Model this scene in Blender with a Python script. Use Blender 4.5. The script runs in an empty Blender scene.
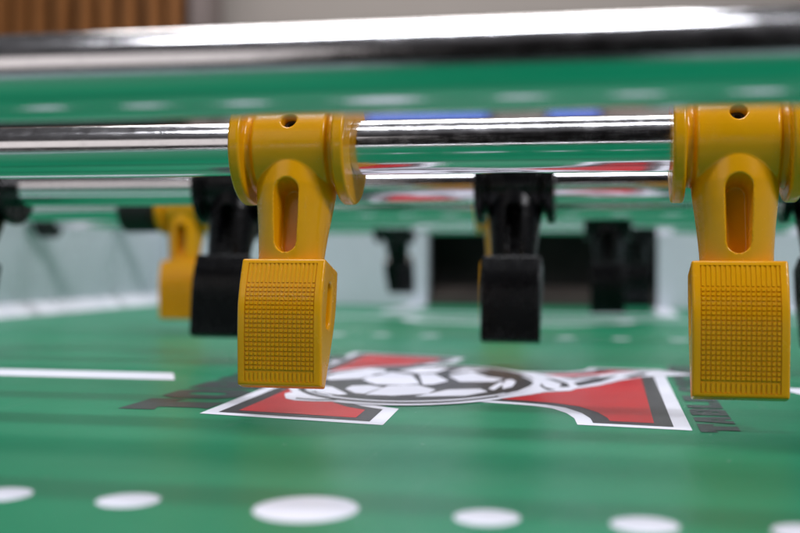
import bpy, bmesh, math, random
from mathutils import Vector, Matrix
random.seed(4)
SC = bpy.context.scene
COL = SC.collection
R = math.radians
MM = 0.001

# ------------------------------------------------------------------ materials
def new_mat(name):
    m = bpy.data.materials.new(name); m.use_nodes = True
    nt = m.node_tree
    return m, nt, nt.nodes['Principled BSDF']

def N(nt, t, **kw):
    n = nt.nodes.new(t)
    for k, v in kw.items(): setattr(n, k, v)
    return n

def noise(nt, scale, detail=4, rough=0.6, vec=None):
    n = N(nt, 'ShaderNodeTexNoise')
    n.inputs['Scale'].default_value = scale
    n.inputs['Detail'].default_value = detail
    n.inputs['Roughness'].default_value = rough
    if vec is None:
        tc = N(nt, 'ShaderNodeTexCoord'); vec = tc.outputs['Object']
    nt.links.new(vec, n.inputs['Vector'])
    return n

def ramp(nt, src, stops):
    r = N(nt, 'ShaderNodeValToRGB')
    e = r.color_ramp.elements
    while len(e) < len(stops): e.new(0.5)
    for i, (p, c) in enumerate(stops):
        e[i].position = p; e[i].color = c if len(c) == 4 else (*c, 1)
    nt.links.new(src, r.inputs['Fac'])
    return r

def bump(nt, b, src, strength, dist):
    n = N(nt, 'ShaderNodeBump')
    n.inputs['Strength'].default_value = strength
    n.inputs['Distance'].default_value = dist
    nt.links.new(src, n.inputs['Height'])
    nt.links.new(n.outputs['Normal'], b.inputs['Normal'])

def varied(name, c0, c1, scale, rough, rough_var=0.08, bump_scale=0, bump_d=0, bump_s=0.3, spec=0.5, sss=0):
    m, nt, b = new_mat(name)
    n = noise(nt, scale)
    r = ramp(nt, n.outputs['Fac'], [(0.3, c0), (0.7, c1)])
    nt.links.new(r.outputs['Color'], b.inputs['Base Color'])
    n2 = noise(nt, scale * 2.7, 6)
    mr = N(nt, 'ShaderNodeMapRange')
    mr.inputs['From Min'].default_value = 0.3; mr.inputs['From Max'].default_value = 0.7
    mr.inputs['To Min'].default_value = rough - rough_var; mr.inputs['To Max'].default_value = rough + rough_var
    nt.links.new(n2.outputs['Fac'], mr.inputs['Value'])
    nt.links.new(mr.outputs['Result'], b.inputs['Roughness'])
    b.inputs['Specular IOR Level'].default_value = spec
    if sss:
        b.inputs['Subsurface Weight'].default_value = sss
        b.inputs['Subsurface Radius'].default_value = (1.0, 0.45, 0.08)
        b.inputs['Subsurface Scale'].default_value = 0.0015
    if bump_scale:
        n3 = noise(nt, bump_scale, 5)
        bump(nt, b, n3.outputs['Fac'], bump_s, bump_d)
    return m

M = {}
M['yellow'] = varied('yellow_plastic', (0.77, 0.333, 0.0018), (0.84, 0.372, 0.003), 60, 0.24, 0.06, 900, 0.00008, 0.2, 0.42, 0.08)
M['black'] = varied('black_plastic', (0.0015, 0.0015, 0.002), (0.004, 0.004, 0.005), 60, 0.27, 0.07, 900, 0.00012, 0.2, 0.24)
M['rubber'] = varied('black_rubber', (0.008, 0.008, 0.008), (0.015, 0.015, 0.015), 90, 0.7, 0.05)
M['screw'] = varied('dark_steel', (0.02, 0.02, 0.02), (0.05, 0.05, 0.05), 800, 0.45)
M['white'] = varied('white_laminate', (0.59, 0.635, 0.70), (0.65, 0.69, 0.755), 6, 0.28, 0.05, 500, 0.0001, 0.1)
M['strip'] = varied('white_edge_strip', (0.66, 0.67, 0.73), (0.72, 0.73, 0.79), 20, 0.35)
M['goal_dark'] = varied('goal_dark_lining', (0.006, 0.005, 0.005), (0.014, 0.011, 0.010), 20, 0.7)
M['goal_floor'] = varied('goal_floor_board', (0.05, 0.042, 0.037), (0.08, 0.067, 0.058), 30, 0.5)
M['cabinet'] = varied('cabinet_black', (0.02, 0.02, 0.022), (0.03, 0.03, 0.032), 10, 0.4)

def surf_mat(name, c0, c1, rough=0.36):
    """printed playing-field laminate: fine pebble grain, smudges in the gloss"""
    m, nt, b = new_mat(name)
    big = noise(nt, 9, 5)
    fine = noise(nt, 1500, 3, 0.7)
    mx = N(nt, 'ShaderNodeMath', operation='MULTIPLY_ADD')
    nt.links.new(fine.outputs['Fac'], mx.inputs[0]); mx.inputs[1].default_value = 0.55
    nt.links.new(big.outputs['Fac'], mx.inputs[2])
    r = ramp(nt, mx.outputs[0], [(0.55, c0), (1.0, c1)])
    nt.links.new(r.outputs['Color'], b.inputs['Base Color'])
    sm = noise(nt, 28, 6, 0.65)
    mr = N(nt, 'ShaderNodeMapRange')
    mr.inputs['From Min'].default_value = 0.3; mr.inputs['From Max'].default_value = 0.7
    mr.inputs['To Min'].default_value = rough - 0.025; mr.inputs['To Max'].default_value = rough + 0.03
    nt.links.new(sm.outputs['Fac'], mr.inputs['Value'])
    nt.links.new(mr.outputs['Result'], b.inputs['Roughness'])
    g = noise(nt, 1100, 3, 0.6)
    bump(nt, b, g.outputs['Fac'], 0.35, 0.00015)
    b.inputs['Specular IOR Level'].default_value = 0.25
    # dust specks and faint rubbed ball tracks
    dn = noise(nt, 260, 2, 0.5)
    dr = ramp(nt, dn.outputs['Fac'], [(0.765, (0, 0, 0)), (0.785, (1, 1, 1))])
    tc = N(nt, 'ShaderNodeTexCoord'); mp = N(nt, 'ShaderNodeMapping')
    mp.inputs['Scale'].default_value = (70, 3.5, 1); mp.inputs['Rotation'].default_value = (0, 0, 0.12)
    nt.links.new(tc.outputs['Object'], mp.inputs['Vector'])
    tn = noise(nt, 4, 5, 0.7, mp.outputs['Vector'])
    tr = ramp(nt, tn.outputs['Fac'], [(0.60, (0, 0, 0)), (0.85, (0.16, 0.16, 0.16))])
    mxx = N(nt, 'ShaderNodeMath', operation='MAXIMUM')
    nt.links.new(dr.outputs['Color'], mxx.inputs[0]); nt.links.new(tr.outputs['Color'], mxx.inputs[1])
    m3 = N(nt, 'ShaderNodeMix', data_type='RGBA')
    nt.links.new(mxx.outputs[0], m3.inputs['Factor']); nt.links.new(r.outputs['Color'], m3.inputs['A'])
    m3.inputs['B'].default_value = (0.33, 0.36, 0.33, 1)
    nt.links.new(m3.outputs['Result'], b.inputs['Base Color'])
    return m
M['green'] = surf_mat('green_field', (0.001, 0.155, 0.069), (0.002, 0.200, 0.094), 0.36)
M['fwhite'] = surf_mat('field_white', (0.69, 0.70, 0.80), (0.77, 0.78, 0.87))
M['fred'] = surf_mat('field_red', (0.42, 0.006, 0.012), (0.50, 0.012, 0.020))
M['fblack'] = surf_mat('field_black', (0.026, 0.026, 0.030), (0.042, 0.042, 0.048))
M['fletter'] = surf_mat('field_lettering', (0.020, 0.030, 0.032), (0.032, 0.044, 0.046))

def chrome():
    m, nt, b = new_mat('polished_steel_rod')
    b.inputs['Metallic'].default_value = 1.0
    b.inputs['Base Color'].default_value = (0.72, 0.71, 0.73, 1)
    tc = N(nt, 'ShaderNodeTexCoord')
    mp = N(nt, 'ShaderNodeMapping')
    mp.inputs['Scale'].default_value = (1.0, 14.0, 14.0)
    nt.links.new(tc.outputs['Object'], mp.inputs['Vector'])
    n = noise(nt, 90, 8, 0.7, mp.outputs['Vector'])
    n2 = noise(nt, 240, 4, 0.7)
    ad = N(nt, 'ShaderNodeMath', operation='MULTIPLY')
    nt.links.new(n.outputs['Fac'], ad.inputs[0]); nt.links.new(n2.outputs['Fac'], ad.inputs[1])
    mr = N(nt, 'ShaderNodeMapRange')
    mr.inputs['From Min'].default_value = 0.15; mr.inputs['From Max'].default_value = 0.4
    mr.inputs['To Min'].default_value = 0.10; mr.inputs['To Max'].default_value = 0.22
    nt.links.new(ad.outputs[0], mr.inputs['Value'])
    nt.links.new(mr.outputs['Result'], b.inputs['Roughness'])
    bump(nt, b, n.outputs['Fac'], 0.07, 0.00004)
    return m
M['chrome'] = chrome()

M['wall'] = varied('painted_room_wall', (0.37, 0.335, 0.31), (0.42, 0.38, 0.35), 1.2, 0.8, 0.05, 60, 0.002, 0.2)
def wood():
    m, nt, b = new_mat('stained_wood')
    tc = N(nt, 'ShaderNodeTexCoord'); mp = N(nt, 'ShaderNodeMapping')
    mp.inputs['Scale'].default_value = (14, 14, 1.2)
    nt.links.new(tc.outputs['Object'], mp.inputs['Vector'])
    n = noise(nt, 4, 7, 0.65, mp.outputs['Vector'])
    r = ramp(nt, n.outputs['Fac'], [(0.3, (0.20, 0.075, 0.02)), (0.7, (0.40, 0.17, 0.055))])
    nt.links.new(r.outputs['Color'], b.inputs['Base Color'])
    b.inputs['Roughness'].default_value = 0.45
    return m
M['wood'] = wood()
M['wood_dark'] = varied('dark_wood', (0.05, 0.022, 0.010), (0.08, 0.035, 0.015), 8, 0.5)
M['post'] = varied('grey_post', (0.22, 0.18, 0.17), (0.26, 0.21, 0.20), 5, 0.6)
M['bezel'] = varied('black_bezel', (0.01, 0.01, 0.012), (0.02, 0.02, 0.022), 20, 0.4)
def screen():
    m, nt, b = new_mat('blue_lit_screen')
    n = noise(nt, 5, 2)
    r = ramp(nt, n.outputs['Fac'], [(0.35, (0.10, 0.20, 0.80)), (0.65, (0.16, 0.27, 0.90))])
    b.inputs['Base Color'].default_value = (0.01, 0.01, 0.02, 1)
    nt.links.new(r.outputs['Color'], b.inputs['Emission Color'])
    b.inputs['Emission Strength'].default_value = 0.9
    return m
M['screen'] = screen()

# ------------------------------------------------------------------ helpers
def obj(name, me, mat=None, parent=None, loc=None):
    o = bpy.data.objects.new(name, me); COL.objects.link(o)
    if mat is not None and me is not None and not me.materials: me.materials.append(mat)
    if parent is not None: o.parent = parent
    if loc is not None: o.location = loc
    return o

def tag(o, label=None, cat=None, group=None, kind=None):
    if label: o['label'] = label
    if cat: o['category'] = cat
    if group: o['group'] = group
    if kind: o['kind'] = kind
    return o

def finish(bm, name, smooth=None):
    bmesh.ops.recalc_face_normals(bm, faces=bm.faces)
    me = bpy.data.meshes.new(name); bm.to_mesh(me); bm.free()
    if smooth is not None:
        for p in me.polygons: p.use_smooth = True
        me.set_sharp_from_angle(angle=R(smooth))
    return me

def add_box(bm, a, b):
    vs = [bm.verts.new((x, y, z)) for x in (a[0], b[0]) for y in (a[1], b[1]) for z in (a[2], b[2])]
    for f in ((0, 1, 3, 2), (4, 6, 7, 5), (0, 4, 5, 1), (2, 3, 7, 6), (0, 2, 6, 4), (1, 5, 7, 3)):
        bm.faces.new([vs[i] for i in f])

def add_prism(bm, pts, axis, lo, hi):
    """extrude a 2D outline along an axis"""
    def P(p, t):
        if axis == 'X': return (t, p[0], p[1])
        if axis == 'Y': return (p[0], t, p[1])
        return (p[0], p[1], t)
    a = [bm.verts.new(P(p, lo)) for p in pts]; b = [bm.verts.new(P(p, hi)) for p in pts]
    bm.faces.new(a); bm.faces.new(b[::-1])
    n = len(pts)
    for i in range(n): bm.faces.new((a[i], a[(i + 1) % n], b[(i + 1) % n], b[i]))

def add_lathe(bm, prof, seg=96):
    """closed profile of (x, r) revolved about the X axis"""
    rings = []
    for k in range(seg):
        t = 2 * math.pi * k / seg
        rings.append([bm.verts.new((x, r * math.cos(t), r * math.sin(t))) for x, r in prof])
    n = len(prof)
    for k in range(seg):
        A, B = rings[k], rings[(k + 1) % seg]
        for i in range(n):
            bm.faces.new((A[i], A[(i + 1) % n], B[(i + 1) % n], B[i]))

def add_loft(bm, rings):
    rs = [[bm.verts.new(p) for p in r] for r in rings]
    n = len(rs[0])
    for a, b in zip(rs, rs[1:]):
        for i in range(n): bm.faces.new((a[i], a[(i + 1) % n], b[(i + 1) % n], b[i]))
    bm.faces.new(rs[0][::-1]); bm.faces.new(rs[-1])

def solid(name, bm, mods):
    """bake modifiers on a temporary object and return the evaluated mesh"""
    me = finish(bm, name)
    o = obj(name, me)
    for f in mods: f(o)
    dg = bpy.context.evaluated_depsgraph_get(); dg.update()
    res = bpy.data.meshes.new_from_object(o.evaluated_get(dg))
    bpy.data.objects.remove(o)
    return res

def mesh_bool(a, bms, op):
    """apply boolean of mesh a with list of bmeshes"""
    o = obj('work', a)
    cut = []
    for bm in bms:
        c = obj('work_cut', finish(bm, 'work_cut')); cut.append(c)
        md = o.modifiers.new('b', 'BOOLEAN'); md.operation = op; md.solver = 'EXACT'; md.object = c
    dg = bpy.context.evaluated_depsgraph_get(); dg.update()
    res = bpy.data.meshes.new_from_object(o.evaluated_get(dg))
    bpy.data.objects.remove(o)
    for c in cut: bpy.data.objects.remove(c)
    return res

def soften(a, voxel, it):
    o = obj('work', a)
    r = o.modifiers.new('r', 'REMESH'); r.mode = 'VOXEL'; r.voxel_size = voxel; r.use_smooth_shade = True
    s = o.modifiers.new('s', 'SMOOTH'); s.factor = 0.5; s.iterations = it
    dg = bpy.context.evaluated_depsgraph_get(); dg.update()
    res = bpy.data.meshes.new_from_object(o.evaluated_get(dg))
    bpy.data.objects.remove(o)
    for p in res.polygons: p.use_smooth = True
    return res

def scale_mesh(me, k=MM):
    me.transform(Matrix.Scale(k, 4)); me.update()
    return me

# ------------------------------------------------------------------ the moulded player (built in mm, rod axis at origin, front = -Y)
def lerp(a, b, t): return a + (b - a) * t

def stadium(w, z0, z1, n=16):
    r = w / 2; pts = []
    for k in range(n + 1):
        t = math.pi * k / n; pts.append((r * math.cos(t), z1 - r + r * math.sin(t)))
    for k in range(n + 1):
        t = math.pi + math.pi * k / n; pts.append((r * math.cos(t), z0 + r + r * math.sin(t)))
    return pts

def slot_cutter(side):
    bm = bmesh.new()
    # tapered slot: wide mouth, narrower floor
    rings = []
    for y, w, e in ((16, 8.6, 1.3), (9.0, 6.8, 0.35), (5.0, 5.6, 0.0), (2.0, 5.4, -0.1)):
        rings.append([(x, side * y, z) for x, z in stadium(w, -33.0 - e, -13.4 + e)])
    add_loft(bm, rings)
    return bm

def make_figure_mesh():
    bm = bmesh.new()
    h = 16.7
    prof = [(-h, 7.7), (-h, 15.9), (-h + .5, 16.5), (-h + 3.0, 16.5), (-h + 3.5, 16.0), (-h + 3.6, 12.4), (-h + 5.6, 12.3), (-h + 6.0, 13.4), (-h + 6.6, 13.8),
            (h - 6.6, 13.8), (h - 6.0, 13.4), (h - 5.6, 12.3), (h - 3.6, 12.4), (h - 3.5, 16.0), (h - 3.0, 16.5), (h - .5, 16.5), (h, 15.9), (h, 7.7)]
    add_lathe(bm, prof)
    barrel = finish(bm, 'barrel')
    leg = bmesh.new()
    rings = []
    LZ = [(-2.0, 11.6, 11.4), (-6.0, 11.6, 11.7), (-9.0, 11.6, 11.6), (-14.0, 11.4, 11.3), (-19, 10.8, 10.5), (-25, 10.1, 9.2), (-31, 9.6, 7.6), (-37.0, 9.3, 5.8)]
    for (z0, w0, d0), (z1, w1, d1) in zip(LZ, LZ[1:]):
        for q in range(4 if z1 > -37 else 5):
            t = q / 4; z = lerp(z0, z1, t); hw = lerp(w0, w1, t); hd = lerp(d0, d1, t)
            ring = []
            for j in range(96):
                a = 2 * math.pi * j / 96; c, s = math.cos(a), math.sin(a); e = 2 / 2.12
                ring.append((hw * math.copysign(abs(c) ** e, c), hd * math.copysign(abs(s) ** e, s), z))
            rings.append(ring)
    add_loft(leg, rings)
    fig = mesh_bool(barrel, [leg], 'UNION')
    hole = bmesh.new()
    rr = []
    for y, r in ((-18, 2.2), (-9.2, 2.2)):
        rr.append([(r * math.cos(2 * math.pi * j / 32), y, r * math.sin(2 * math.pi * j / 32)) for j in range(32)])
    add_loft(hole, rr)
    bmesh.ops.rotate(hole, verts=hole.verts, cent=(0, 0, 0), matrix=Matrix.Rotation(R(-15), 3, 'X'))
    fig = mesh_bool(fig, [slot_cutter(-1), slot_cutter(1), hole], 'DIFFERENCE')
    fig = soften(fig, 0.30, 4)
    return scale_mesh(fig)

# half depth of the foot along z
FZ = [(-35.2, 7.3), (-40.5, 8.0), (-44.5, 8.4), (-48.5, 8.35), (-54, 7.1), (-60, 5.35), (-65, 3.8), (-70.2, 2.3)]
def fraw(z):
    if z >= FZ[0][0]: return FZ[0][1] + (z - FZ[0][0]) * -0.14
    for (a, da), (b, db) in zip(FZ, FZ[1:]):
        if a >= z >= b: return lerp(da, db, (a - z) / (a - b))
    return FZ[-1][1] + (FZ[-1][0] - z) * -0.29
def fdepth(z):
    return sum(fraw(z + k * 0.5) for k in range(-8, 9)) / 17

def make_foot_mesh():
    bm = bmesh.new()
    zz = [lerp(-35.2, -70.2, k / 36) for k in range(37)]
    pts = [(-fdepth(z), z) for z in zz] + [(fdepth(z), z) for z in zz[::-1]]
    add_prism(bm, pts, 'X', -12.1, 12.1)
    foot = finish(bm, 'foot')
    cuts = []
    for sx in (-1, 1):
        c = bmesh.new()
        st = stadium(4.6, -53.5, -40.5)
        add_prism(c, st, 'X', min(sx * 9.2, sx * 15), max(sx * 9.2, sx * 15)); cuts.append(c)
    foot = mesh_bool(foot, cuts, 'DIFFERENCE')
    foot = soften(foot, 0.26, 34)
    cuts = []
    for side in (-1, 1):          # shallow pocket that the grip pattern stands in
        c = bmesh.new()
        zs = [lerp(-36.6, -69.1, k / 26) for k in range(27)]
        pk = [(side * (fdepth(z) - 0.32), z) for z in zs] + [(side * 14, -69.1), (side * 14, -36.6)]
        add_prism(c, pk, 'X', -9.95, 9.95); cuts.append(c)
    foot = mesh_bool(foot, cuts, 'DIFFERENCE')
    for p in foot.polygons: p.use_smooth = True
    bm = bmesh.new(); bm.from_mesh(foot)
    pitch = 1.24; nx = 16
    def bump_at(x0, x1, z0, z1, side, hgt, inset):
        base = []; top = []
        for (x, z) in ((x0, z0), (x1, z0), (x1, z1), (x0, z1)):
            base.append(bm.verts.new((x, side * (fdepth(z) - 0.75), z)))
        for (x, z) in ((x0 + inset, z0 + inset), (x1 - inset, z0 + inset), (x1 - inset, z1 - inset), (x0 + inset, z1 - inset)):
            top.append(bm.verts.new((x, side * (fdepth(z) + hgt), z)))
        bm.faces.new(top)
        for i in range(4): bm.faces.new((base[i], base[(i + 1) % 4], top[(i + 1) % 4], top[i]))
    for side in (-1, 1):
        for i in range(nx):
            x = (i - (nx - 1) / 2) * pitch
            bump_at(x - .46, x + .46, -42.4, -36.5, side, -0.06, 0.14)
            bump_at(x - .46, x + .46, -69.15, -66.5, side, -0.06, 0.14)
            for j in range(19):
                z = -43.25 - j * 1.235
                bump_at(x - .60, x + .60, z - .60, z + .60, side, 0.04, 0.25)
    bmesh.ops.recalc_face_normals(bm, faces=bm.faces)
    me = bpy.data.meshes.new('foot'); bm.to_mesh(me); bm.free()
    me.set_sharp_from_angle(angle=R(35))
    return scale_mesh(me)

fig_y = make_figure_mesh(); fig_b = fig_y.copy()
foot_y = make_foot_mesh(); foot_b = foot_y.copy()
fig_y.materials.append(M['yellow']); foot_y.materials.append(M['yellow'])
fig_b.materials.append(M['black']); foot_b.materials.append(M['black'])
def screw_mesh():
    bm = bmesh.new()
    prof = [(-10.6, 0.0), (-10.6, 1.5), (-10.3, 1.9), (-8.5, 1.9), (-8.5, 0.0)]
    rr = []
    for y, r in ((-10.9, 1.0), (-10.9, 1.6), (-10.6, 1.95), (-8.6, 1.95)):
        rr.append([(r * math.cos(2 * math.pi * j / 24), y, r * math.sin(2 * math.pi * j / 24)) for j in range(24)])
    rr.insert(0, [(0.95 * math.cos(2 * math.pi * (j // 4) / 6), -10.0, 0.95 * math.sin(2 * math.pi * (j // 4) / 6) + 0.0005 * (j % 4)) for j in range(24)])
    add_loft(bm, rr)
    bmesh.ops.rotate(bm, verts=bm.verts, cent=(0, 0, 0), matrix=Matrix.Rotation(R(-15), 3, 'X'))
    return scale_mesh(finish(bm, 'screw', 40))
scr = screw_mesh(); scr.materials.append(M['screw'])

# ------------------------------------------------------------------ rods with their players
XL, XR = -455, 345            # inner faces of the side walls (mm)
ROD_Z = 76
def rod_mesh(r=7.9):
    bm = bmesh.new()
    L0, L1 = XL - 60, XR + 60
    seg = 128
    n = 40
    rings = [[(lerp(L0, L1, k / n), r * math.cos(2 * math.pi * j / seg), r * math.sin(2 * math.pi * j / seg)) for j in range(seg)] for k in range(n + 1)]
    add_loft(bm, rings)
    return scale_mesh(finish(bm, 'rod', 40))
RODM = rod_mesh(); RODM.materials.append(M['chrome'])

def bumper_mesh():
    bm = bmesh.new()
    prof = [(-11, 8.05), (-11, 13.5), (-9.5, 15), (9.5, 15), (11, 13.5), (11, 8.05)]
    add_lathe(bm, prof, 64)
    return scale_mesh(finish(bm, 'bumper', 40))
BUMP = bumper_mesh(); BUMP.materials.append(M['rubber'])

def rod(y, men, kind, tilt, label, bumpers=()):
    root = obj('foosball_rod', None); root.location = (0, y * MM, ROD_Z * MM)
    root.empty_display_size = 0.02
    tag(root, label, 'foosball rod', 'steel rods across the table')
    obj('steel_rod', RODM, None, root)
    for i, x in enumerate(men):
        t = tilt[i] if isinstance(tilt, (list, tuple)) else tilt
        f = obj('player_figure', fig_y if kind == 'y' else fig_b, None, root, (x * MM, 0, 0))
        f.rotation_euler = (R(-t), 0, 0)
        obj('foot', foot_y if kind == 'y' else foot_b, None, f)
        obj('set_screw', scr, None, f)
    for x in bumpers: obj('rubber_bumper', BUMP, None, root, (x * MM, 0, 0)).scale = (0.6 if y > 700 else 1, 1, 1)
    return root

rod(185.5, [], 'b', 0, 'bare polished steel rod nearest the front, blurred across the top of the photo')
rod(314, [-89.8, 32.3], 'y', 15, 'sharp polished steel rod carrying two large yellow players in front of the printed T logo')
rod(478, [-290, -165.5, -40.5, 84], 'b', 22, 'steel rod with black players just beyond the printed logo, behind the two large yellow players')
rod(655, [-259, -62, 135], 'y', 13, 'steel rod with small out of focus yellow players between two rods of black players', bumpers=[-290])
rod(815, [-3, -250], 'b', 12, 'distant steel rod whose black player stands in front of the goal opening', bumpers=[-440])
rod(970, [-190, 20], 'b', [-30, 4], 'farthest steel rod with dim black players right by the goal wall')

# ------------------------------------------------------------------ the table
TB = obj('foosball_table', None); TB.location = (0, 0, 0)
tag(TB, 'foosball table interior with green printed playing field, white walls and dark goal opening', 'foosball table')
Y0, Y1 = -560, 1090           # inner faces of the end walls
def box_mm(a, b, name, mat, parent, bev=0):
    bm = bmesh.new(); add_box(bm, a, b)
    if bev: bmesh.ops.bevel(bm, geom=bm.edges[:], offset=bev, segments=3, affect='EDGES', profile=0.5)
    return obj(name, scale_mesh(finish(bm, name, 40)), mat, parent)
FIELD = box_mm((XL - 18, Y0 - 18, -12), (XR + 18, Y1 + 80, 0), 'playing_field', M['green'], TB)
WH = 112
for a, b in ((XL - 20, XL), (XR, XR + 20)):
    box_mm((a, Y0 - 20, 0.0), (b, Y1 + 20, WH), 'side_wall', M['white'], TB, 0.8)
# sloped white strips along the foot of the side walls
for x0, s in ((XL, 1), (XR, -1)):
    bm = bmesh.new()
    pts = [(x0 - s * 0.5, 0.1), (x0 + s * 14, 0.1), (x0 + s * 13.4, 1.2), (x0 + s * 1.0, 9.5), (x0 - s * 0.5, 9.8)]
    add_prism(bm, pts, 'Y', Y0 + .5, Y1 - .5)
    obj('edge_strip', scale_mesh(finish(bm, 'edge_strip')), M['strip'], TB)
# end walls
GL, GR, GH = -181, 43, 102
def end_wall(y, y2):
    bm = bmesh.new()
    pts = [(XL + .3, .05), (GL, .05), (GL, GH - 8), (GL + 2.3, GH - 2.3), (GL + 8, GH), (GR - 8, GH), (GR - 2.3, GH - 2.3), (GR, GH - 8), (GR, .05), (XR - .3, .05), (XR - .3, WH - 1), (XL + .3, WH - 1)]
    add_prism(bm, pts, 'Y', min(y, y2), max(y, y2))
    obj('end_wall', scale_mesh(finish(bm, 'end_wall')), M['white'], TB)
end_wall(Y1, Y1 + 18)
end_wall(Y0, Y0 - 18)
# goal pocket: back, sides, roof and a sloping lit floor
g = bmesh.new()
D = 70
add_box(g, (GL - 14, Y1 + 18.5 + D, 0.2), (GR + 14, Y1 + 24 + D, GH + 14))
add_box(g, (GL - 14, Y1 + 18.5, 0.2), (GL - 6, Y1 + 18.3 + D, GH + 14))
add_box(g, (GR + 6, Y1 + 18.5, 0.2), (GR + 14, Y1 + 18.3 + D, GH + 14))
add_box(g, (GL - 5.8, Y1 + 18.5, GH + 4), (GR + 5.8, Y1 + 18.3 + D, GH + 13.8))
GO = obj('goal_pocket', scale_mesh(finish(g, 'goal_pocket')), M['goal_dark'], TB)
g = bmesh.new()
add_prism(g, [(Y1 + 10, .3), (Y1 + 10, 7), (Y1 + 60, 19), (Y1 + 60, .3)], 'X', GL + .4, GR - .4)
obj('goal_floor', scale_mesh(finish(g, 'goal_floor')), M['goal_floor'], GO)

# ------------------------------------------------------------------ printing on the field (thin sheets one above the other)
LV = 0.06
def sheet_mesh(polys, z):
    bm = bmesh.new()
    for p in polys:
        vs = [bm.verts.new((x * MM, y * MM, z * MM)) for x, y in p]
        f = bm.faces.new(vs)
        f.normal_update()
        if f.normal.z < 0: f.normal_flip()
    bmesh.ops.triangulate(bm, faces=bm.faces[:])
    me = bpy.data.meshes.new('print'); bm.to_mesh(me); bm.free()
    return me
def sheet(name, polys, lev, mat, parent):
    return obj(name, sheet_mesh(polys, LV * lev), mat, parent)
def ellipse(cx, cy, rx, ry, n=72, a0=0, a1=360):
    m = n if a1 - a0 >= 360 else n + 1
    return [(cx + rx * math.cos(R(a0 + (a1 - a0) * k / n)), cy + ry * math.sin(R(a0 + (a1 - a0) * k / n))) for k in range(m)]
def rect(x0, x1, y0, y1): return [(x0, y0), (x1, y0), (x1, y1), (x0, y1)]
CX = -54
dots = []
for yy, xs in ((186.5, (-110, -85, -20.5, 5.5, 31, 56, -136)), (640, (-133, -104, -26, 5, 37, 66, -160))):
    for x in xs: dots.append(ellipse(x, yy, 5.6, 6.0, 40))
    dots.append(ellipse(-52 if yy < 300 else -64, yy, 9.1, 10.2, 48))
lines = [
    [(XL + 14, 379), (-155, 379), (-165, 402), (XL + 14, 402)],
    [(62, 381), (XR - 14, 381), (XR - 14, 402), (55, 402)],
    rect(-300, 170, 846, 858),
    rect(-300, -286, 862.5, Y1 - 1), rect(156, 170, 862.5, Y1 - 1),
    rect(-196, -180, 920, Y1 - 1), rect(38, 54, 920, Y1 - 1),
    rect(-179.5, 37.5, 920, 938),
]
# arc of the penalty area
arc_o = ellipse(-70, 838, 88, 66, 40, 180, 360); arc_i = ellipse(-70, 838, 76, 52, 40, 180, 360)
for k in range(40): lines.append([arc_o[k], arc_o[k + 1], arc_i[k + 1], arc_i[k]])
for p in dots: sheet('field_dot', [p], 1, M['fwhite'], FIELD)
for p in lines[:-40]: sheet('field_line', [p], 1, M['fwhite'], FIELD)
sheet('field_arc', lines[-40:], 1, M['fwhite'], FIELD)

# the big letter T: outline, inset twice
def T_outline():
    yc = 390; near = [(-114, 297)]
    near += [(-59, 286), (-61, 319)]
    near += [(-65, 321.5), (-70, 325.5), (-74, 331), (-75, 336), (-70, 340), (-60, 342), (-45, 341)]
    near += [(-40, 340), (-29.4, 337.0), (-22, 334), (-17, 329.5), (-12.5, 320), (-10, 310), (-8.8, 298), (20.5, 294)]
    far = [(20, 459), (-9, 461), (-11, 448), (-17, 441), (-26, 438), (-40, 438), (-60, 440), (-69, 444), (-74, 452), (-72, 462), (-66, 470), (-64, 495), (-120, 514)]
    return near + far
def inset(poly, d):
    n = len(poly); out = []
    A = sum(poly[i][0] * poly[(i + 1) % n][1] - poly[(i + 1) % n][0] * poly[i][1] for i in range(n))
    s = 1 if A > 0 else -1
    for i in range(n):
        p0, p1, p2 = Vector(poly[i - 1]), Vector(poly[i]), Vector(poly[(i + 1) % n])
        e1 = (p1 - p0).normalized(); e2 = (p2 - p1).normalized()
        n1 = Vector((-e1.y, e1.x)) * s; n2 = Vector((-e2.y, e2.x)) * s
        m = (n1 + n2); m.normalize()
        k = d / max(0.35, m.dot(n1))
        out.append((p1.x + m.x * k, p1.y + m.y * k))
    return out
T = T_outline()
LOGO = []
def layer(polys, lev, mat): LOGO.append((polys, lev, mat))
layer([T], 2, M['fwhite'])
layer([inset(T, 4.4)], 3, M['fblack'])
layer([inset(T, 9.2)], 4, M['fred'])
BC = (-67.5, 390.5)
layer([ellipse(BC[0], BC[1], 44, 66)], 5, M['fwhite'])
layer([[(-101.7, 339.3), (-103.6, 345), (-103.1, 349.2), (-101, 349.5), (-97.5, 343.9), (-91.2, 339.5), (-83.6, 339), (-76, 342), (-66, 340), (-66, 326), (-76, 328), (-82.3, 329.3), (-89.1, 328.3), (-95.5, 329.3), (-99.6, 333.2)],
      [(-34, 436), (-20.4, 421.8), (-13.7, 421.7), (-4.7, 430.7), (2.1, 441.1), (12.7, 450.9), (20.6, 452.8), (32.0, 438.9), (19.6, 431.3), (12.0, 427.8), (3.6, 412.8), (-4.2, 393.0), (-11.6, 381.5), (-13.5, 374.3), (-21.5, 368.6), (-26, 360), (-34, 348)]],
      6, M['fwhite'])
layer([ellipse(BC[0], BC[1], 41.3, 61.8)], 7, M['fblack'])
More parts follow.
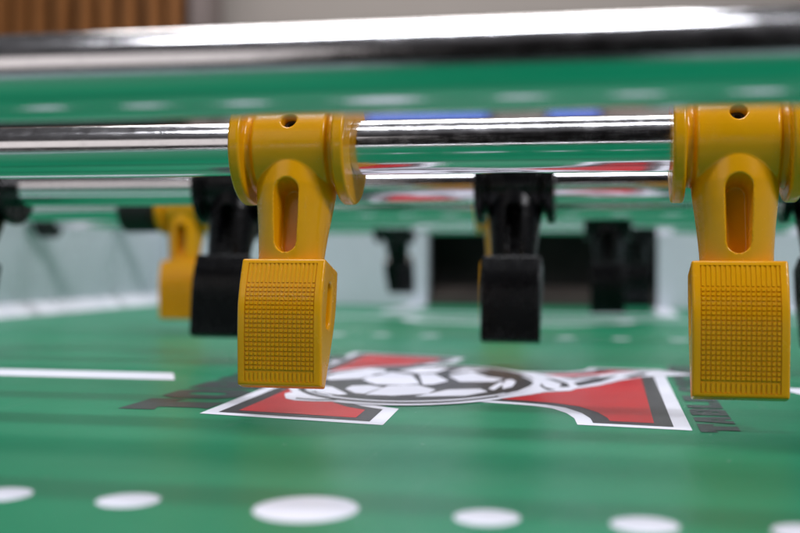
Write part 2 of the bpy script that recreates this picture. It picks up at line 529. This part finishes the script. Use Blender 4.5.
layer([[(-24.4, 414.2), (-20.2, 408.8), (-15.2, 396.2), (-13.9, 385.1), (-17.6, 384.2), (-17.1, 394.3)],
      [(-13.3, 398.2), (-6.1, 415.3), (2.5, 428.9), (-3.6, 405.0), (-11.1, 388.5)],
      [(3.7, 424.2), (12.4, 441.7), (13.6, 436.7), (7.8, 421.8)],
      [(-19.1, 415.5), (-11.9, 418.0), (-3.8, 425.8), (-5.4, 419.6), (-13.3, 410.4)],
      [(-24.4, 394.0), (-22.3, 382.4), (-18.1, 374.6), (-21.0, 373.9), (-24.2, 385.4)],
      [(-97, 335), (-90, 332.6), (-83, 334.0), (-83, 332.0), (-89, 330.6), (-96, 332.6)]],
      8, M['fblack'])
panels = [
 [(-88.4, 391.1), (-87.9, 413.0), (-83.5, 421.9), (-73.9, 412.6), (-65.8, 383.0), (-70.4, 377.4), (-80.4, 377.6)],
 [(-87.7, 362.3), (-87.5, 371.5), (-81.9, 374.7), (-76.1, 369.2), (-78.4, 350.1), (-81.6, 351.0)],
 [(-77.6, 347.6), (-75.4, 374.3), (-65.7, 378.5), (-57.5, 366.4), (-58.3, 354.7), (-68.6, 346.9)],
 [(-103.7, 396), (-103.0, 412), (-95.0, 432), (-87.5, 430), (-84.7, 414), (-90.2, 395.6), (-99.6, 388.4)],
 [(-72.0, 416.8), (-66.4, 418.1), (-57.3, 394.9), (-60.7, 382.2), (-64.2, 380.1)],
 [(-60.1, 412.1), (-53.2, 429.1), (-45.1, 411.9), (-38.6, 406.3), (-41.1, 395.3), (-53.0, 392.6)],
 [(-61.3, 345.9), (-53.6, 367.3), (-43.5, 372.6), (-39.9, 364.6), (-45.6, 352.2)],
 [(-40.8, 373.2), (-39.0, 395.8), (-36.9, 391.7), (-38.4, 369.0)],
 [(-35.8, 373.2), (-33.4, 381.0), (-33.4, 397.1), (-35.6, 404.9), (-37.6, 403.0), (-37.1, 385.2)],
 [(-101, 359.5), (-97.5, 369.2), (-93.4, 367.1), (-83.1, 347.4), (-85.6, 345), (-92.1, 349.6)],
 [(-97.0, 351.6), (-94.6, 352.0), (-86.8, 343.6), (-88.4, 341.6)],
 [(-82, 426), (-76, 443), (-64, 444), (-66, 424), (-73, 419)],
 [(-62, 423), (-58, 443), (-47, 438), (-54, 432)],
 [(-36.5, 354.3), (-30.4, 368.5), (-27.6, 383.8), (-27.0, 395.5), (-30.0, 408.3), (-33.4, 416.7), (-31.4, 416.2), (-26.9, 402.9), (-25.7, 388.1), (-28.6, 366.6), (-34.8, 353.1)],
]
# thin white line inside the outer black ring, near side
rin = ellipse(BC[0], BC[1], 38.2, 56.2, 40, 215, 330); rout = ellipse(BC[0], BC[1], 39.8, 59, 40, 215, 330)
for k in range(40): panels.append([rout[k], rout[k + 1], rin[k + 1], rin[k]])
layer(panels, 8, M['fwhite'])
def build_logo():
    bm = bmesh.new(); mats = []
    for polys, lev, mat in LOGO:
        if mat not in mats: mats.append(mat)
        for p in polys:
            f = bm.faces.new([bm.verts.new((x * MM, y * MM, LV * lev * MM)) for x, y in p])
            f.normal_update()
            if f.normal.z < 0: f.normal_flip()
            f.material_index = mats.index(mat)
    bmesh.ops.triangulate(bm, faces=bm.faces[:])
    me = bpy.data.meshes.new('field_logo'); bm.to_mesh(me); bm.free()
    for m in mats: me.materials.append(m)
    return obj('field_logo', me, None, TB)
build_logo()

# lettering: reads away from the camera, tops of the letters towards -X
O_L = [(.5, 1), (.2, 1), (0, .78), (0, .22), (.2, 0), (.5, 0), (.5, .24), (.38, .32), (.38, .68), (.5, .76)]
def mir(p): return [(1 - x, y) for x, y in p]
GLYPH = {
 'T': [[(0, 1), (1, 1), (1, .56), (.74, .62), (.74, .12), (.8, 0), (.2, 0), (.26, .12), (.26, .62), (0, .56)]],
 'O': [O_L, mir(O_L)],
 'R': [[(0, 0), (.46, 0), (.46, .34), (.46, .66), (.46, .74), (.46, 1), (0, 1)], [(.46, 1), (.8, 1), (1, .85), (1, .58), (.86, .46), (1, .32), (1, 0), (.6, 0), (.6, .34), (.46, .34), (.46, .62), (.56, .62), (.56, .74), (.46, .74)]],
 'N': [[(0, 0), (.4, 0), (.4, .46), (.62, 0), (1, 0), (1, 1), (.6, 1), (.6, .54), (.38, 1), (0, 1)]],
 'A': [[(0, 0), (.38, 0), (.42, .2), (.5, .2), (.5, .36), (.44, .36), (.5, .7), (.5, 1), (.24, 1)], [(1, 0), (.62, 0), (.58, .2), (.5, .2), (.5, .36), (.56, .36), (.5, .7), (.5, 1), (.76, 1)]],
 'D': [[(0, 0), (.44, 0), (.44, 1), (0, 1)], [(.44, 0), (.74, 0), (1, .25), (1, .75), (.74, 1), (.44, 1), (.44, .72), (.54, .72), (.54, .28), (.44, .28)]],
 'B': [[(0, 0), (.44, 0), (.44, 1), (0, 1)], [(.44, 0), (.8, 0), (1, .15), (1, .4), (.88, .5), (1, .6), (1, .85), (.8, 1), (.44, 1), (.44, .78), (.54, .78), (.54, .62), (.44, .62), (.44, .4), (.54, .4), (.54, .22), (.44, .22)]],
 'L': [[(0, 0), (1, 0), (1, .32), (.46, .32), (.46, 1), (0, 1)]],
 'E': [[(0, 0), (1, 0), (1, .28), (.46, .28), (.46, .38), (.9, .38), (.9, .62), (.46, .62), (.46, .72), (1, .72), (1, 1), (0, 1)]],
 'S': [[(0, .15), (.2, 0), (.8, 0), (1, .15), (1, .48), (.82, .62), (.46, .66), (.46, .76), (.58, .76), (.58, .68), (1, .68), (1, .85), (.8, 1), (.2, 1), (0, .85), (0, .52), (.18, .4), (.54, .36), (.54, .24), (.42, .24), (.42, .34), (0, .34)]],
 'C': [[(.2, 0), (.8, 0), (1, .2), (1, .4), (.56, .4), (.56, .26), (.44, .26), (.44, .74), (.56, .74), (.56, .6), (1, .6), (1, .8), (.8, 1), (.2, 1), (0, .8), (0, .2)]],
}
def lettering(name, txt, x_base, x_top, y0, y1, gap):
    n = len(txt); w = (y1 - y0 + gap) / (n - 0.4 * txt.count(' ')); y = y0; polys = []
    for ch in txt:
        if ch == ' ': y += w * 0.6; continue
        for g in GLYPH[ch]:
            polys.append([(x_base + (x_top - x_base) * v, y + (w - gap) * u) for u, v in g])
        y += w
    return sheet(name, polys, 2, M['fletter'], FIELD)
lettering('field_lettering', 'TORNADO', -115.5, -141, 302, 490, 2.6)
lettering('field_lettering', 'TABLE SOCCER', 32.6, 22.4, 292, 478, 1.6)

# ------------------------------------------------------------------ what can be seen of the room beyond
bm = bmesh.new(); add_box(bm, (-4, 3.2, -0.8), (4, 3.3, 2.4))
tag(obj('room_wall', finish(bm, 'room_wall'), M['wall']), kind='structure')
SL = obj('slatted_partition', None); SL.location = (-1.52, 3.0, -0.8)
tag(SL, 'brown wooden slatted partition blurred at the top left behind the table', 'partition')
bm = bmesh.new(); add_box(bm, (-0.62, 0.05, 0), (0.33, 0.09, 2.1))
obj('backing_panel', finish(bm, 'backing_panel'), M['wood_dark'], SL)
bm = bmesh.new(); add_box(bm, (-0.62, -0.03, 0), (0.33, 0.045, 1.335))
obj('base_panel', finish(bm, 'base_panel'), M['bezel'], SL)
x = -0.60
while x < 0.30:
    w = random.uniform(0.030, 0.040)
    bm = bmesh.new(); add_box(bm, (x, -0.02, 1.34), (x + w, 0.03, 2.1))
    bmesh.ops.bevel(bm, geom=bm.edges[:], offset=0.006, segments=2, affect='EDGES')
    obj('slat', finish(bm, 'slat', 40), M['wood'], SL)
    x += w + random.uniform(0.026, 0.04)
bm = bmesh.new(); add_box(bm, (0.35, -0.04, 0), (0.41, 0.06, 2.15))
obj('end_post', finish(bm, 'end_post'), M['post'], SL)
for i, (x0, x1, lab) in enumerate(((-0.65, -0.325, 'wide blue lit screen on far wall, left of the dark gap'),
                                   (-0.165, -0.035, 'narrow blue lit screen on far wall, right of the dark gap'))):
    bm = bmesh.new(); add_box(bm, (x0 - .012, 2.93, 0.41), (x1 + .012, 2.97, 0.66))
    s = obj('display_screen', finish(bm, 'display_screen'), M['bezel'])
    tag(s, lab, 'screen', 'blue lit screens on the far wall')
    bm = bmesh.new(); add_box(bm, (x0, 2.924, 0.422), (x1, 2.9295, 0.648))
    obj('lit_panel', finish(bm, 'lit_panel'), M['screen'], s)

# ------------------------------------------------------------------ light
W = bpy.data.worlds.new('World'); SC.world = W; W.use_nodes = True
nt = W.node_tree; bg = nt.nodes['Background']
tc = nt.nodes.new('ShaderNodeTexCoord')
sp = nt.nodes.new('ShaderNodeSeparateXYZ'); nt.links.new(tc.outputs['Generated'], sp.inputs[0])
r = nt.nodes.new('ShaderNodeValToRGB')
mr = nt.nodes.new('ShaderNodeMapRange'); mr.inputs['From Min'].default_value = -1; mr.inputs['From Max'].default_value = 1
nt.links.new(sp.outputs['Z'], mr.inputs['Value']); nt.links.new(mr.outputs['Result'], r.inputs['Fac'])
e = r.color_ramp.elements
e[0].position = 0.40; e[0].color = (0.03, 0.027, 0.025, 1)
e[1].position = 1.0; e[1].color = (0.17, 0.17, 0.18, 1)
for p, c in ((0.50, (0.13, 0.12, 0.115, 1)), (0.62, (0.20, 0.185, 0.18, 1)), (0.85, (0.13, 0.125, 0.13, 1))):
    q = e.new(p); q.color = c
nz = nt.nodes.new('ShaderNodeTexNoise'); nz.inputs['Scale'].default_value = 2.2; nz.inputs['Detail'].default_value = 3
nt.links.new(tc.outputs['Generated'], nz.inputs['Vector'])
r2 = nt.nodes.new('ShaderNodeValToRGB'); r2.color_ramp.elements[0].position = 0.35; r2.color_ramp.elements[0].color = (0.25, 0.25, 0.25, 1)
r2.color_ramp.elements[1].position = 0.62
nt.links.new(nz.outputs['Fac'], r2.inputs['Fac'])
mx = nt.nodes.new('ShaderNodeMix'); mx.data_type = 'RGBA'; mx.blend_type = 'MULTIPLY'; mx.inputs['Factor'].default_value = 1
nt.links.new(r.outputs['Color'], mx.inputs['A']); nt.links.new(r2.outputs['Color'], mx.inputs['B'])
# world colour darkened behind the camera: stands in for the photographer's dark figure
dt = nt.nodes.new('ShaderNodeVectorMath'); dt.operation = 'DOT_PRODUCT'
nt.links.new(tc.outputs['Generated'], dt.inputs[0]); dt.inputs[1].default_value = Vector((0.22, -1.0, 0.35)).normalized()
dm = nt.nodes.new('ShaderNodeMapRange'); dm.interpolation_type = 'SMOOTHSTEP'
dm.inputs['From Min'].default_value = 0.70; dm.inputs['From Max'].default_value = 0.90
dm.inputs['To Min'].default_value = 1.0; dm.inputs['To Max'].default_value = 0.06
nt.links.new(dt.outputs['Value'], dm.inputs['Value'])
mx2 = nt.nodes.new('ShaderNodeMix'); mx2.data_type = 'RGBA'; mx2.blend_type = 'MULTIPLY'; mx2.inputs['Factor'].default_value = 1
nt.links.new(mx.outputs['Result'], mx2.inputs['A']); nt.links.new(dm.outputs['Result'], mx2.inputs['B'])
nt.links.new(mx2.outputs['Result'], bg.inputs['Color'])
bg.inputs['Strength'].default_value = 0.7

def lamp(name, loc, target, sx, sy, power, col):
    l = bpy.data.lights.new(name, 'AREA'); l.shape = 'RECTANGLE'; l.size = sx; l.size_y = sy; l.energy = power; l.color = col
    o = bpy.data.objects.new(name, l); COL.objects.link(o); o.location = loc
    o.rotation_euler = (Vector(target) - Vector(loc)).to_track_quat('-Z', 'Y').to_euler()
    return o
# ceiling troffers over the table, an added far-wall fill and a bright opening of the room behind to the left
lamp('ceiling_or_fill_lamp', (-0.33, -0.02, 1.9), (-0.33, -0.02, 0), 1.02, 0.16, 19, (0.94, 0.95, 1.0))
lamp('ceiling_or_fill_lamp', (-0.33, 1.15, 1.9), (-0.33, 1.15, 0), 1.02, 0.16, 27, (0.94, 0.95, 1.0))
lamp('ceiling_or_fill_lamp', (1.5, -0.7, 1.7), (0, 0.3, 0), 0.9, 0.3, 33, (0.97, 0.96, 1.0))
lamp('ceiling_or_fill_lamp', (-0.6, 2.2, 2.0), (-0.6, 2.2, 0), 1.6, 0.30, 26, (1, 0.95, 0.92))  # added fill to brighten the far room wall, not a known troffer
lamp('room_window', (-1.25, -1.7, 1.25), (-0.3, 0.2, 0.05), 1.15, 1.1, 3.6, (1, 0.93, 0.91))

# ------------------------------------------------------------------ camera
cam = bpy.data.cameras.new('camera'); co = bpy.data.objects.new('camera', cam); COL.objects.link(co)
f, xv, yh, roll = 1111, 612, 262, 0.0045
th = math.atan((xv - 400) / f); pitch = math.atan((266.5 - yh) / f)
Fw = Vector((-math.sin(th) * math.cos(pitch), math.cos(th) * math.cos(pitch), -math.sin(pitch)))
Rt = Vector((math.cos(th), math.sin(th), 0)); Up = Rt.cross(Fw)
c, s = math.cos(roll), math.sin(roll)
R2 = Rt * c + Up * s; U2 = Up * c - Rt * s
co.matrix_world = Matrix(((R2.x, U2.x, -Fw.x, 0), (R2.y, U2.y, -Fw.y, 0), (R2.z, U2.z, -Fw.z, 0.043), (0, 0, 0, 1)))
cam.lens = 50.0; cam.sensor_width = 36; cam.clip_start = 0.01; cam.clip_end = 50
cam.dof.use_dof = True; cam.dof.focus_distance = 0.303; cam.dof.aperture_fstop = 9; cam.dof.aperture_blades = 7
SC.camera = co
SC.render.resolution_x = 1024; SC.render.resolution_y = 682
SC.view_settings.view_transform = 'Standard'; SC.view_settings.look = 'None'; SC.view_settings.exposure = -0.02; SC.view_settings.gamma = 1
